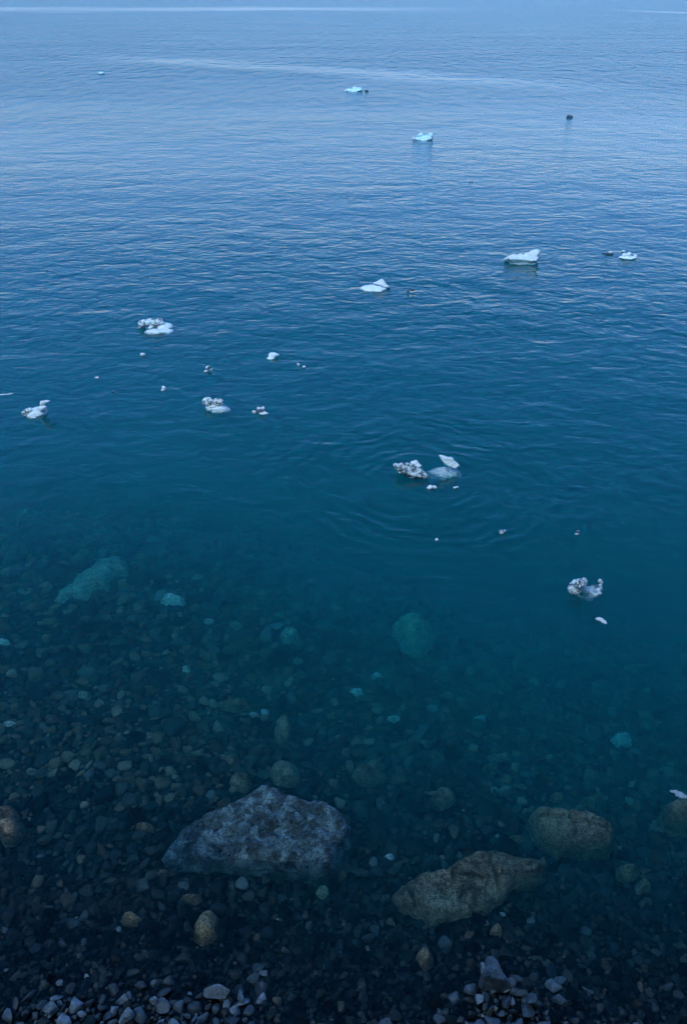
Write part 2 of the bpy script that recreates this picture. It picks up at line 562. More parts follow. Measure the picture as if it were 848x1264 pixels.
def boulder(name, label, cat, outline, height, mat, edge=0.16, tilt=(0, 0), rugged=0.05, res=0.022, seed=1, top_abs=None, group=None, freq=3.0, facets=9, slope=0.45, cracks=()):
    cxp = sum(p[0] for p in outline) / len(outline); cyp = sum(p[1] for p in outline) / len(outline)
    c = floor_hit(cxp, cyp)
    zt = c[2] + height if top_abs is None else top_abs
    poly = [tuple(under(px, py, zt - 0.25 * height)[:2]) for px, py in outline]
    xs_ = [p[0] for p in poly]; ys_ = [p[1] for p in poly]
    cx, cy = sum(xs_) / len(xs_), sum(ys_) / len(ys_)
    pad = 2.5 * res
    gx = np.arange(min(xs_) - pad, max(xs_) + pad, res); gy = np.arange(min(ys_) - pad, max(ys_) + pad, res)
    X, Y = np.meshgrid(gx, gy)
    wob = np.array([[mnoise.noise(Vector((x * 5, y * 5, seed))) + 0.5 * mnoise.noise(Vector((x * 12, y * 12, seed + 4))) for x in gx] for y in gy])
    sd = poly_sd(poly, X, Y) + wob * 0.028 * min(1.0, (max(xs_) - min(xs_)))
    fz = floor_z(X, Y)
    fr = np.zeros(X.shape)
    for j, y in enumerate(gy):
        for i, x in enumerate(gx):
            p = Vector((x * freq, y * freq * 1.2, seed * 5.3))
            a = 1 - 2 * abs(mnoise.noise(p))
            b = mnoise.noise(p * 2.3 + Vector((3, 1, 0)))
            d = 1 - 2 * abs(mnoise.noise(p * 4.1 + Vector((0, 8, 0))))
            e = mnoise.noise(p * 9.0)
            fr[j, i] = 0.55 * a + 0.45 * b + 0.28 * d + 0.18 * e
    rr = np.random.default_rng(seed * 7 + 1)
    lx, ly = max(xs_) - min(xs_), max(ys_) - min(ys_)
    fac = np.full(X.shape, 1e9)
    for _ in range(facets):
        qx, qy = cx + (rr.random() - 0.5) * lx * 0.9, cy + (rr.random() - 0.5) * ly * 0.9
        a_ = rr.random() * 2 * math.pi
        gs = slope * (0.35 + 0.65 * rr.random())
        ux, uy = math.cos(a_), math.sin(a_)
        if (qx - cx) * ux + (qy - cy) * uy < 0: ux, uy = -ux, -uy
        fac = np.minimum(fac, rugged * 0.9 * rr.random() - gs * ((X - qx) * ux + (Y - qy) * uy))
    fac = np.clip(fac, -0.6 * max(height, 0.2), 0.5 * rugged)
    top = zt + tilt[0] * (X - cx) + tilt[1] * (Y - cy) + rugged * 0.6 * (fr - 0.4) + fac
    for line in cracks:
        wl = [under(px, py, zt)[:2] for px, py in line]
        dd = np.full(X.shape, 1e9)
        for (ax, ay), (bx, by) in zip(wl[:-1], wl[1:]):
            ex, ey = bx - ax, by - ay
            tt = np.clip(((X - ax) * ex + (Y - ay) * ey) / (ex * ex + ey * ey), 0, 1)
            dd = np.minimum(dd, np.hypot(X - ax - tt * ex, Y - ay - tt * ey))
        top = top - 0.09 * np.exp(-((dd + 0.008 * wob) / 0.022) ** 2)
    e = np.clip(sd / edge, 0, 1)
    prof = np.sqrt(np.clip(1 - (1 - e) ** 2, 0, 1))
    base = fz - 0.12
    Z = base + (np.maximum(top, fz + 0.02) - base) * prof
    Z = np.where(sd <= 0, base, Z)
    nx, ny = len(gx), len(gy)
    v = np.stack([X, Y, Z], -1).reshape(-1, 3)
    i = np.arange(nx - 1)[None, :] + nx * np.arange(ny - 1)[:, None]
    f = np.stack([i, i + 1, i + 1 + nx, i + nx], -1).reshape(-1, 4)
    ins = (sd > 0).reshape(-1)
    f = f[ins[f].any(axis=1)]
    used = np.unique(f)
    remap = np.full(len(v), -1); remap[used] = np.arange(len(used))
    v = v[used]; f = remap[f]
    org = np.array([cx, cy, float(floor_z(cx, cy))])
    o = link(name, mesh_np(name, v - org, f, [mat]), loc=org)
    tag(o, label, cat, group)
    BOULDER_FOOT.append((poly, min(xs_), max(xs_), min(ys_), max(ys_)))
    return o


def blob(cx, cy, w, h, seed, n=11, ang=0.0):
    r = random.Random(seed)
    pts = []
    for k in range(n):
        a = 2 * math.pi * k / n
        q = 0.82 + 0.3 * r.random()
        x, y = math.cos(a) * w / 2 * q, math.sin(a) * h / 2 * q
        ca, sa = math.cos(ang), math.sin(ang)
        pts.append((cx + x * ca - y * sa, cy + x * sa + y * ca))
    return pts


boulder('boulder', 'large grey streaked boulder breaking the surface with a notch in its front edge', 'boulder',
        [(193, 1050), (205, 1035), (225, 1012), (262, 995), (300, 986), (325, 974), (345, 979), (372, 988), (400, 989), (426, 1001), (439, 1018),
         (434, 1034), (424, 1046), (420, 1072), (396, 1079), (376, 1074), (340, 1072), (300, 1070), (260, 1068), (225, 1068), (203, 1066)],
        0.40, M['grey_rock'], edge=0.15, tilt=(0.05, 0.17), rugged=0.16, res=0.012, seed=3, top_abs=0.07, freq=3.8, slope=0.28, facets=10)
boulder('boulder', 'broad olive brown boulder sunk in the shallows, split by a crack on its right', 'boulder',
        [(484, 1100), (492, 1090), (515, 1075), (540, 1070), (560, 1062), (590, 1046), (612, 1042), (634, 1052), (665, 1056), (682, 1068), (668, 1082),
         (640, 1090), (622, 1110), (600, 1128), (560, 1136), (528, 1143), (510, 1128), (492, 1118)],
        0.27, M['brown_rock'], edge=0.11, tilt=(0.0, 0.08), rugged=0.11, res=0.014, seed=8, freq=2.6, slope=0.30, facets=8, cracks=([(598, 1040), (606, 1058), (612, 1080), (624, 1112)], [(500, 1085), (512, 1108), (530, 1146)], [(545, 1068), (560, 1082), (600, 1084)]))
boulder('boulder', 'angular umber boulder under water, right of the broad olive brown boulder', 'boulder',
        [(652, 1002), (664, 993), (690, 996), (722, 1003), (745, 1010), (758, 1018), (762, 1034), (755, 1046), (730, 1046), (690, 1048), (672, 1038), (655, 1022)],
        0.60, M['umber_rock'], top_abs=-0.21, edge=0.10, tilt=(0.0, 0.10), rugged=0.09, res=0.014, seed=12, freq=3.0, slope=0.35, cracks=([(660, 1000), (700, 1008), (752, 1022)], [(700, 996), (712, 1022), (706, 1050)]))
boulder('boulder', 'small brown boulder at the right edge below a white chip', 'boulder',
        [(817, 990), (828, 984), (850, 985), (870, 992), (868, 1012), (845, 1014), (822, 1008)], 0.5, M['umber_rock'], top_abs=-0.25, edge=0.12, rugged=0.08, res=0.018, seed=14)
boulder('boulder', 'round pale green boulder sunk alone in deeper teal water', 'boulder',
        blob(511, 774, 52, 54, 5, 15), 1.05, M['green_rock'], edge=0.34, tilt=(0, 0.05), rugged=0.16, res=0.022, seed=21, freq=2.4)
boulder('boulder', 'wide pale slab fading into deep water on the left', 'boulder',
        [(62, 742), (72, 724), (86, 716), (92, 702), (108, 694), (118, 682), (132, 678), (143, 672), (152, 682), (160, 690), (158, 702), (143, 706), (136, 716), (138, 728), (118, 730), (108, 742), (88, 740), (78, 750)],
        0.30, M['pale_rock'], edge=0.30, tilt=(0.12, 0.05), rugged=0.20, res=0.03, seed=25, freq=1.6)
boulder('stone', 'bright white flat stone sunken just right of the wide pale slab', 'stone',
        [(196, 736), (203, 732), (214, 730), (227, 733), (231, 736), (222, 740), (212, 738.5), (204, 739.5)], 0.50, M['white_rock'], edge=0.20, rugged=0.06, tilt=(0.15, 0.0), res=0.02, seed=26)
SMALL = [  # px, py, w, h, height, material, label
    (350, 897, 25, 40, 0.20, 'umber_rock', 'upright tan stone standing out above the big grey boulder'),
    (358, 783, 28, 18, 0.30, 'pale_rock', 'faint grey stone left of the round green boulder'),
    (290, 866, 44, 16, 0.16, 'umber_rock', 'flat tan stone up left of the upright tan stone'),
    (352, 950, 44, 40, 0.16, 'umber_rock', 'lumpy brown stone right behind the grey boulder peak'),
    (296, 960, 34, 28, 0.16, 'umber_rock', 'small brown stone behind the left half of the grey boulder'),
    (285, 938, 26, 22, 0.14, 'umber_rock', 'ragged brown stone farther behind the grey boulder'),
    (455, 952, 48, 26, 0.20, 'umber_rock', 'oval tan stone beyond the right end of the grey boulder'),
    (548, 980, 36, 32, 0.18, 'umber_rock', 'dim brown stone between grey boulder and umber boulder'),
    (616, 932, 36, 14, 0.16, 'umber_rock', 'flat brown stone in deep water above the umber boulder'),
    (730, 985, 36, 14, 0.20, 'brown_rock', 'yellow green stone just behind the umber boulder'),
    (727, 997, 34, 14, 0.22, 'brown_rock', 'olive stone touching the back of the umber boulder'),
    (688, 982, 20, 12, 0.18, 'umber_rock', 'small tan stone at the far left of the umber boulder'),
    (776, 1072, 32, 22, 0.20, 'umber_rock', 'brown stone below the right end of the umber boulder'),
    (795, 1090, 22, 18, 0.18, 'brown_rock', 'small olive stone in front of the brown stone at right'),
    (637, 1032, 30, 10, 0.14, 'umber_rock', 'thin tan stone between the two brown boulders'),
    (254, 1140, 36, 46, 0.16, 'brown_rock', 'tall olive stone in front of the grey boulder'),
    (162, 1131, 28, 20, 0.12, 'brown_rock', 'flat olive stone left of the tall olive stone'),
    (232, 1142, 14, 16, 0.10, 'slate', 'squarish slate stone touching the tall olive stone'),
    (10, 1020, 40, 34, 0.20, 'umber_rock', 'large dim brown stone cut by the left edge'),
    (8, 1000, 34, 20, 0.20, 'umber_rock', 'dim brown stone behind the one at the left edge'),
    (178, 1018, 28, 12, 0.14, 'umber_rock', 'small tan stone beside the left tip of the grey boulder'),
    (202, 1074, 18, 10, 0.12, 'brown_rock', 'small olive stone under the left tip of the grey boulder'),
    (236, 1105, 30, 14, 0.12, 'umber_rock', 'flat tan stone in front of the grey boulder'),
    (398, 1098, 20, 20, 0.12, 'green_rock', 'small green stone below the leg of the grey boulder'),
    (525, 1180, 26, 30, 0.13, 'brown_rock', 'squarish olive stone near shore under the olive boulder'),
    (613, 1146, 20, 20, 0.12, 'brown_rock', 'small square stone before the olive brown boulder'),
    (768, 910, 30, 13, 0.42, 'white_rock', 'blurred cyan stone in the deep water at right'),
    (466, 833, 18, 8, 0.34, 'white_rock', 'pale chip of stone below the round green boulder'),
    (440, 852, 20, 8, 0.26, 'white_rock', 'pale flat stone near the chip below the round green boulder'),
    (314, 880, 15, 6, 0.14, 'white_rock', 'bright white chip beside the flat tan stone'),
    (230, 824, 13, 5, 0.14, 'white_rock', 'bright white sliver of stone on the left sea bed'),
    (12, 890, 20, 6, 0.14, 'white_rock', 'pale chip near the left edge'),
    (104, 856, 20, 9, 0.14, 'pale_rock', 'pale grey stone on the left sea bed'),
    (592, 882, 20, 7, 0.34, 'white_rock', 'faint pale chip out in mid blue water'),
    (486, 884, 18, 6, 0.24, 'white_rock', 'pale sliver right of the upright tan stone'),
    (560, 925, 12, 5, 0.24, 'white_rock', 'tiny pale chip above the dim brown stone'),
    (40, 950, 22, 10, 0.12, 'pale_rock', 'pale stone on the left bed above the brown edge stones'),
    (5, 790, 16, 6, 0.14, 'white_rock', 'bright chip high on the left edge of the bed'),
    (480, 1056, 16, 12, 0.12, 'white_rock', 'small white stone left of the olive brown boulder'),
    (342, 1066, 16, 9, 0.10, 'pale_rock', 'pale pebble in the notch of the grey boulder'),
]
for k, (px, py, w, h, hh, mt, lb) in enumerate(SMALL):
    boulder('stone', lb, 'stone', blob(px, py, w, h, 40 + k, 10), min(hh * (1.7 if mt in ('umber_rock', 'brown_rock') else 1.25), 0.0100 * w + 0.045), M[mt], edge=max(0.04, 0.0035 * w), rugged=0.035 if w < 24 else 0.06,
            res=0.014 if w < 30 else 0.02, seed=50 + k, freq=5.0, slope=0.16, facets=5)

# ------------------------------------------------------------------ pebbles
FOOT = [(p, a, b, c, d) for p, a, b, c, d in BOULDER_FOOT]


def in_foot(x, y):
    for poly, a, b, c, d in FOOT:
        if a < x < b and c < y < d:
            if poly_sd(poly, np.array([x]), np.array([y]))[0] > 0.0:
                return True
    return False


pebs = []
cell = {}
CS = 0.30


def try_put(x, y, r, k):
    ci, cj = int(math.floor(x / CS)), int(math.floor(y / CS))
    for i in range(ci - 2, ci + 3):
        for j in range(cj - 2, cj + 3):
            for (a, b, q) in cell.get((i, j), ()):
                if (a - x) ** 2 + (b - y) ** 2 < (k * (q + r)) ** 2:
                    return False
    cell.setdefault((ci, cj), []).append((x, y, r))
    return True


def half_w(y):
    return 0.47 * (y * math.cos(PITCH) + 8 * math.sin(PITCH)) + 0.9


for rnd_, (N, smin, smax, k) in enumerate(((700, 0.11, 0.17, 0.8), (9000, 0.068, 0.105, 0.68), (40000, 0.038, 0.066, 0.62), (70000, 0.022, 0.036, 0.62))):
    for _ in range(N):
        y = 2.6 + 11.4 * random.random() ** 1.5
        x = random.uniform(-1, 1) * half_w(y)
        g = 1.0 + 0.07 * max(0.0, y - 4.5)
        if rnd_ == 3 and y > 9.0: continue
        if rnd_ == 0 and (y < 5.6 or x > 2.2 or random.random() > 0.35): continue
        r = random.uniform(smin, smax) * g
        if y < 4.5: r *= 0.82
        if floor_z(x, y) < -4.0: continue
        if not try_put(x, y, r, k): continue
        if in_foot(x, y): continue
        pebs.append((x, y, r))

placed = []
for (x, y, r) in pebs:
    s = random.randrange(len(PROTO))
    rot = rotm(random.gauss(0.22, 0.40), random.gauss(0, 0.40), random.gauss(0, 0.75) + (math.pi if random.random() < 0.5 else 0))
    flat = random.uniform(0.55, 1.15)
    z = float(floor_z(x, y)) + r * 0.30 + random.uniform(-0.012, 0.03)
    placed.append([x, y, z, r, s, rot, flat])

# the three hundred that show largest are objects of their own, the rest is one mass
vis = []
for i, p in enumerate(placed):
    u, v, dz = proj(p[:3])
    if -8 < u < 856 and v < 1272:
        near = 1.35 if v > 1130 else 1.0
        vis.append((p[3] / dz * near, i, u, v))
vis.sort(reverse=True)
N_SOLO = 250
solo = vis[:N_SOLO]
solo_ids = {i for _, i, _, _ in solo}
V, F, off, MI = [], [], 0, []
for i, (x, y, z, r, s, rot, flat) in enumerate(placed):
    if i in solo_ids: continue
    near_ = y < 6.8 or r > 0.11
    v = ((PROTO if near_ else PROTO1)[s] * np.array([1, 1, flat])) @ rot.T * r + np.array([x, y, z])
    nf = ICO2[1] if near_ else ICO1[1]
    V.append(v); F.append(nf + off); off += len(v)
    pb = 0.05 + 0.60 * float(sstep(5.4, 7.0, y)) * (0.45 + 0.9 * max(0.0, mnoise.noise(Vector((x * 0.7, y * 0.8, 3.0))) + 0.35))
    MI.append(np.full(len(nf), 2 if (z + 0.25 * r > 0.0 and random.random() < 0.8) else 1 if random.random() < pb else 0, np.int32))
pm = mesh_np('pebble_bed', np.concatenate(V), np.concatenate(F), [M['bed'], M['brown'], M['bed_dry']])
pm.polygons.foreach_set('material_index', np.concatenate(MI))
pm.update()
tag(link('pebble_bed', pm), 'dark pebbles covering the shallow sea bed out to the teal water', 'pebble bed', kind='stuff')

pmesh = {}
for key in ('wet', 'dry'):
    for s in range(len(PROTO)):
        pmesh[key, s] = mesh_np('pebble', PROTO[s], ICO2[1], [M[key]])


def put_pebble(x, y, z, r, s, rot, flat, key, label, group, name='pebble'):
    o = link(name, pmesh[key, s])
    from mathutils import Matrix
    o.matrix_world = Matrix.Translation((x, y, z)) @ Matrix(rot.tolist()).to_4x4() @ Matrix.Diagonal((r, r, r * flat, 1))
    return tag(o, label, 'pebble', group)


for _, i, u, v in solo:
    x, y, z, r, s, rot, flat = placed[i]
    if v > 1212 and u < 335:
        put_pebble(x, y, z, r, s, rot, flat, 'dry' if random.random() < 0.75 else 'wet', 'grey pebble at the water line in the lower left corner', 'pebbles at the lower left water line')
    elif v > 1185 and 545 < u < 700:
        put_pebble(x, y, z, r, s, rot, flat, 'dry' if random.random() < 0.75 else 'wet', 'grey pebble in the dry heap around the slate blue rock', 'pebbles around the slate blue rock')
    elif v > 1090:
        put_pebble(x, y, z, r, s, rot, flat, 'wet', 'dark wet pebble under the shallow water in front of the boulders', 'dark pebbles in front of the boulders')
    else:
        put_pebble(x, y, z, r, s, rot, flat, 'wet', 'large dark pebble under water beside or beyond the boulders', 'large pebbles beside and beyond the boulders')


# single stones worth a name along the water line
def solo_stone(px, py, w, label, mat, seed, name='stone', cat='stone', squash=(1, 0.8, 0.8), yaw=0.0, lift=0.6, cuts=14, roll=0.0):
    c = floor_hit(px, py)
    r = w * mpp(c) / 2
    v = stone_shape(ICO3, seed, cuts=cuts, amp=0.025, hard=1.0, lo=0.40)
    v = v / np.abs(v).max(axis=0) * np.array(squash) * r
    v = v @ rotm(roll, 0.1, yaw).T
    lift_m = -v[:, 2].min() * lift
    o = link(name, mesh_np(name, v, ICO3[1], [M[mat]]), loc=(c[0], c[1], c[2] + lift_m + 0.02))
    return tag(o, label, cat)


boulder('rock', 'angular slate blue rock rising from the shore pebbles', 'rock',
        [(597, 1182), (606, 1179), (617, 1190), (623, 1200), (634, 1213), (622, 1218), (608, 1216), (596, 1214), (590, 1205), (597, 1195)],
        0.26, M['slate'], edge=0.035, tilt=(-0.25, 0.25), rugged=0.05, res=0.008, seed=33, freq=6.0, facets=6, slope=0.7)
solo_stone(596, 1206, 17, 'white streaked pebble leaning on the slate blue rock', 'pale_stone', 302, squash=(0.6, 0.9, 1.0), yaw=0.3, lift=1.6)
solo_stone(577, 1226, 22, 'flat grey stone left of the slate blue rock', 'slate', 303, squash=(1, 0.6, 0.5), yaw=0.2, lift=1.2)
solo_stone(593, 1239, 14, 'small round pale stone in front of the slate blue rock', 'pale_stone', 304, squash=(0.9, 0.9, 0.9), lift=1.2)
solo_stone(641, 1228, 26, 'flat pale grey stone right of the slate blue rock', 'slate', 305, squash=(1, 0.5, 0.4), yaw=-0.2, lift=1.4)
solo_stone(655, 1241, 26, 'tilted triangular grey stone among the dry pebbles', 'slate', 306, squash=(0.8, 0.8, 0.9), yaw=0.9, lift=1.3)
solo_stone(690, 1238, 24, 'dark stone with a white top right of the dry pebbles', 'slate', 307, squash=(1, 0.6, 0.6), yaw=-0.3, lift=1.2)
solo_stone(722, 1223, 34, 'thin pale splinter of slate lying alone in shallow water', 'pale_stone', 308, 'slate_splinter', 'stone', (1, 0.13, 0.16), yaw=-0.55, lift=2.2)
solo_stone(267, 1230, 36, 'pale block of stone with a square end at the water line', 'pale_stone', 309, squash=(1, 0.5, 0.55), yaw=0.2, lift=1.1, cuts=12)
solo_stone(192, 1240, 16, 'pale upright stone left of the pale block', 'pale_stone', 310, squash=(0.8, 0.6, 1.0), yaw=0.4, lift=1.2)
solo_stone(298, 1234, 20, 'thin pale stone tilted beside the pale block', 'pale_stone', 311, squash=(0.5, 1.0, 0.7), yaw=0.35, lift=1.4)
solo_stone(325, 1236, 18, 'whitish wedge of stone right of the pale block', 'pale_stone', 312, squash=(1, 0.6, 0.6), yaw=0.9, lift=1.3)
solo_stone(64, 1248, 22, 'whitish rounded stone near the lower left corner', 'pale_stone', 313, squash=(1, 0.8, 0.7), yaw=0.1, lift=1.2)
solo_stone(75, 1215, 12, 'small white pebble lying alone above the lower left stones', 'pale_stone', 314, squash=(0.7, 1, 0.6), yaw=0.3, lift=2.0)
solo_stone(324, 1207, 14, 'small white pebble alone in the shallows above the pale block', 'pale_stone', 315, squash=(1, 0.8, 0.7), lift=2.0)
solo_stone(158, 1258, 24, 'pale grey stone cut by the bottom edge', 'pale_stone', 316, squash=(1, 0.7, 0.7), yaw=0.6, lift=1.2)

# ------------------------------------------------------------------ ice
DG = bpy.context.evaluated_depsgraph_get


def ellipsoid(bm, c, rad, rot=None, seed=0, amp=0.25, sub=3):
    base = ico(sub)
    o = Vector((seed * 2.1, seed * 0.7, 4.0))
    k = np.array([mnoise.noise(Vector(p) * 1.5 + o) + 0.5 * mnoise.noise(Vector(p) * 3.4 + o) for p in base[0]])
    v = base[0] * (1 + amp * k)[:, None] * np.array(rad)
    if rot is not None: v = v @ rot.T
    v = v + np.array(c)
    vs = [bm.verts.new(p) for p in v]
    for f in base[1]: bm.faces.new([vs[i] for i in f])


def slab(bm, pts, zbase_px, thick, lean=0.3):
    """photo outline -> upright slab of its own thickness standing at the waterline distance of zbase_px"""
    foot = at(*zbase_px)
    # plane through foot, leaning back: normal towards viewer
    n = np.array([0.0, -math.cos(lean), math.sin(lean)])
    front = []
    for px, py in pts:
        d = ray(px, py)
        s = np.dot(foot - CAM, n) / np.dot(d, n)
        front.append(CAM + d * s)
    k = len(front)
    c = sum(front) / k
    a = [bm.verts.new(c + (p - c) * 0.86 - n * -thick * 0.35) for p in front]
    b = [bm.verts.new(p) for p in front]
    e = [bm.verts.new(c + (p - c) * 0.8 - n * thick) for p in front]
    bm.faces.new(a); bm.faces.new(e[::-1])
    for i in range(k):
        j = (i + 1) % k
        bm.faces.new((a[j], a[i], b[i], b[j])); bm.faces.new((b[j], b[i], e[i], e[j]))
    bmesh.ops.recalc_face_normals(bm, faces=bm.faces[:])


def ice_part(name, build, mat, parent, org, voxel, rough_amp, seed, freq=6.0):
    bm = bmesh.new()
    build(bm)
    bmesh.ops.triangulate(bm, faces=[f for f in bm.faces if len(f.verts) > 4])
    for v in bm.verts: v.co -= Vector(org)
    me = bpy.data.meshes.new(name); bm.to_mesh(me); bm.free()
    o = bpy.data.objects.new(name, me); COL.objects.link(o)
    md = o.modifiers.new('r', 'REMESH'); md.mode = 'VOXEL'; md.voxel_size = voxel
    dg = DG(); dg.update()
    m2 = bpy.data.meshes.new_from_object(o.evaluated_get(dg))
    o.modifiers.clear(); o.data = m2
    bpy.data.meshes.remove(me)
    m2.name = name
    m2.materials.clear(); m2.materials.append(mat)
    n = len(m2.vertices)
    co = np.zeros(n * 3, np.float32); m2.vertices.foreach_get('co', co)
    no = np.zeros(n * 3, np.float32); m2.vertices.foreach_get('normal', no)
    co = co.reshape(-1, 3); no = no.reshape(-1, 3)
    s = Vector((seed * 1.9, seed * 3.1, seed))
    k = np.array([(1 - 2 * abs(mnoise.noise(Vector(p) * freq + s))) * 0.6 + 0.5 * mnoise.noise(Vector(p) * freq * 2.7 + s) for p in co.tolist()])
    co = co + no * (k * rough_amp * 1.9)[:, None]
    m2.vertices.foreach_set('co', co.astype(np.float32).ravel())
    m2.polygons.foreach_set('use_smooth', np.ones(len(m2.polygons), bool))
    m2.update()
    o.name = name
    if parent is not None: o.parent = parent
    else: o.location = org
    return o


def lump(px, py, w, h, z=0.0, depth=None, dz=None, amp=0.42, seed=0, roll=0.0):
    """rounded lump seen as w x h photo pixels around (px, py), centre at height z"""
    def f(bm):
        if z > 0.03:
            d = ray(px, py)
            foot, ln = PLANE
            nn = np.array([0.0, -math.cos(ln), math.sin(ln)])
            c = CAM + d * (np.dot(foot - CAM, nn) / np.dot(d, nn))
        else:
            c = at(px, py, z) if z >= 0 else under(px, py, z)
        m = mpp(c)
        a = math.asin(-ray(px, py)[2])               # view angle below horizontal
        rx = w * m / 2
        vis_h = h * m / 2                             # radius seen across the sight line
        ry = depth if depth is not None else rx * 0.75
        if dz is not None: rz = dz
        else:
            q = (vis_h ** 2 - (ry * math.sin(a)) ** 2)
            if q < (0.35 * vis_h) ** 2:
                ry = 0.75 * vis_h / math.sin(a); q = (vis_h ** 2 - (ry * math.sin(a)) ** 2)
            rz = math.sqrt(q) / math.cos(a)
        rot = rotm(0, roll, 0) if roll else None
        ellipsoid(bm, c, (rx, ry, rz), rot, seed, amp)
    return f


def many(*fs):
    def f(bm):
        for g in fs: g(bm)
    return f


def fin(pts, foot, thick, lean=0.3):
    return lambda bm: slab(bm, pts, foot, thick, lean)


def berg(px, py, label, parts, cat='ice floe', name='ice_floe', group=None, foot=None, lean=0.0):
    """parts: (part name, builder, material, voxel in px, roughness in px)"""
    global PLANE
    c = at(px, py, 0)
    PLANE = (at(px, foot if foot else py + 1.0, 0), lean)
    m = mpp(c)
    if len(parts) == 1:
        pn, b, mt, vx, ra = parts[0]
        o = ice_part(name, b, M[mt], None, c, vx * m, ra * m, px % 17, 0.35 / m / 2)
        return tag(o, label, cat, group)
    e = empty(name, c, label, cat, group)
    for k, (pn, b, mt, vx, ra) in enumerate(parts):
        ice_part(pn, b, M[mt], e, c, vx * m, ra * m, (px + k * 3) % 17, 0.35 / m / 2)
    return e


# A: the rocking floe with a gravelly slab, a white fin and a sunken body
berg(527, 583, 'ice floe with a gravel studded slab, a white fin and a pale sunken body', [
    ('gravelly_slab', many(fin([(487, 573), (493, 571.5), (503, 572), (511, 574), (521, 580), (529, 588.5), (524, 591), (513, 590.5), (505, 588), (497, 584), (489, 580)], (508, 591), 0.20, 0.75)), 'ice_dirty', 0.9, 0.8),
    ('snowy_crest', many(lump(512, 572, 9, 7, 0.22, seed=1), lump(516, 576, 7, 7, 0.2, seed=2), lump(509, 587, 10, 6, 0.06, seed=3), lump(495, 582.5, 7, 4, 0.12, seed=4), lump(488.5, 574, 6, 4, 0.2, seed=5), lump(526, 589, 6, 3.5, 0.04, seed=6)), 'ice', 0.6, 0.5),
    ('white_fin', fin([(541.5, 561.5), (548, 563), (554, 565), (558, 564.5), (560, 568), (567.5, 575), (563, 579), (557, 577), (549, 573), (545, 568)], (556, 584), 0.13, 0.35), 'ice', 0.7, 0.5),
    ('sunken_body', many(lump(544, 586, 34, 17, -0.20, dz=0.13, seed=7, amp=0.6), lump(556, 583, 22, 14, -0.14, dz=0.11, seed=8, amp=0.6), lump(536, 588, 16, 11, -0.18, dz=0.08, seed=9, amp=0.5), lump(547, 581, 20, 9, -0.10, dz=0.07, seed=12, amp=0.5), lump(563, 587, 16, 10, -0.3, dz=0.10, seed=13, amp=0.6), lump(540, 592, 22, 8, -0.34, dz=0.10, seed=14, amp=0.6)), 'ice_cloud', 1.2, 1.2)], foot=589.5, lean=0.75)
berg(532.5, 602, 'small pale ice lump floating just below the fin and gravelly slab', [('ice_fragment', many(lump(530, 602, 7, 6, 0.02, seed=2), lump(535.5, 601.5, 6, 4, 0.0, seed=5)), 'ice', 0.7, 0.5)], 'ice fragment', 'ice_fragment')
berg(562.5, 601.5, 'pair of tiny joined ice crumbs below the white fin', [('ice_fragment', many(lump(561, 602, 4, 2.6, 0.02, seed=2), lump(564, 601.3, 3.4, 3, 0.02, seed=3)), 'ice', 0.5, 0.3)], 'ice fragment', 'ice_fragment')
# B
berg(645, 320, 'long white ice floe with a raised nose on its right end', [
    ('ice_top', many(fin([(622, 319), (628, 316.5), (631.5, 314.8), (634, 316.2), (641, 314.6), (645, 317), (648, 313), (652, 313), (656, 309.5), (661, 308), (667.5, 310), (666, 313.5), (662.5, 317), (664.5, 320), (662, 324), (655, 325), (648, 323.5), (640, 322.5), (626, 322.5), (622.5, 321)], (645, 324), 0.5, 0.5),
                     lump(657, 319, 15, 9, 0.08, seed=3), lump(634, 320, 18, 5, 0.05, seed=5)), 'ice', 0.55, 0.5),
    ('sunken_body', many(lump(641, 324, 26, 5, -0.10, dz=0.12, seed=4), lump(654, 325, 14, 4, -0.12, dz=0.12, seed=6)), 'ice_teal', 0.9, 0.5)], foot=322.5)
# C
berg(463, 355, 'pale disc of ice with a thin white fin behind it', [
    ('ice_disc', many(lump(457.5, 356.5, 25, 9, 0.0, seed=1, amp=0.15), lump(466, 358, 18, 5, -0.02, dz=0.1, seed=2)), 'ice', 0.7, 0.3),
    ('white_fin', fin([(460, 349), (465, 347.8), (470, 344.6), (473, 345.2), (477, 351), (482, 355.2), (475, 355.6), (468, 351.8), (461, 350.6)], (472, 356), 0.22, 0.35), 'ice', 0.5, 0.3)])
# D
berg(192, 405, 'white ice floe with dark pits above a smooth sunken body', [
    ('pitted_top', many(lump(177, 399.5, 11, 7, 0.16, seed=1), lump(184, 397.5, 13, 7, 0.2, seed=2), lump(192, 398, 12, 7, 0.2, seed=3), lump(198, 397, 6, 6, 0.22, seed=4), lump(189, 402.5, 12, 5, 0.1, seed=5), lump(173.5, 403.5, 5, 5, 0.06, seed=6)), 'ice_speck', 0.5, 0.9),
    ('sunken_body', many(lump(203, 403.5, 22, 13, 0.0, dz=0.10, seed=7, amp=0.15), lump(191, 409.5, 24, 8, -0.06, dz=0.10, seed=8, amp=0.15), lump(206, 409, 18, 6, -0.05, dz=0.07, seed=9)), 'ice_sub', 0.8, 0.4)], foot=404.5)
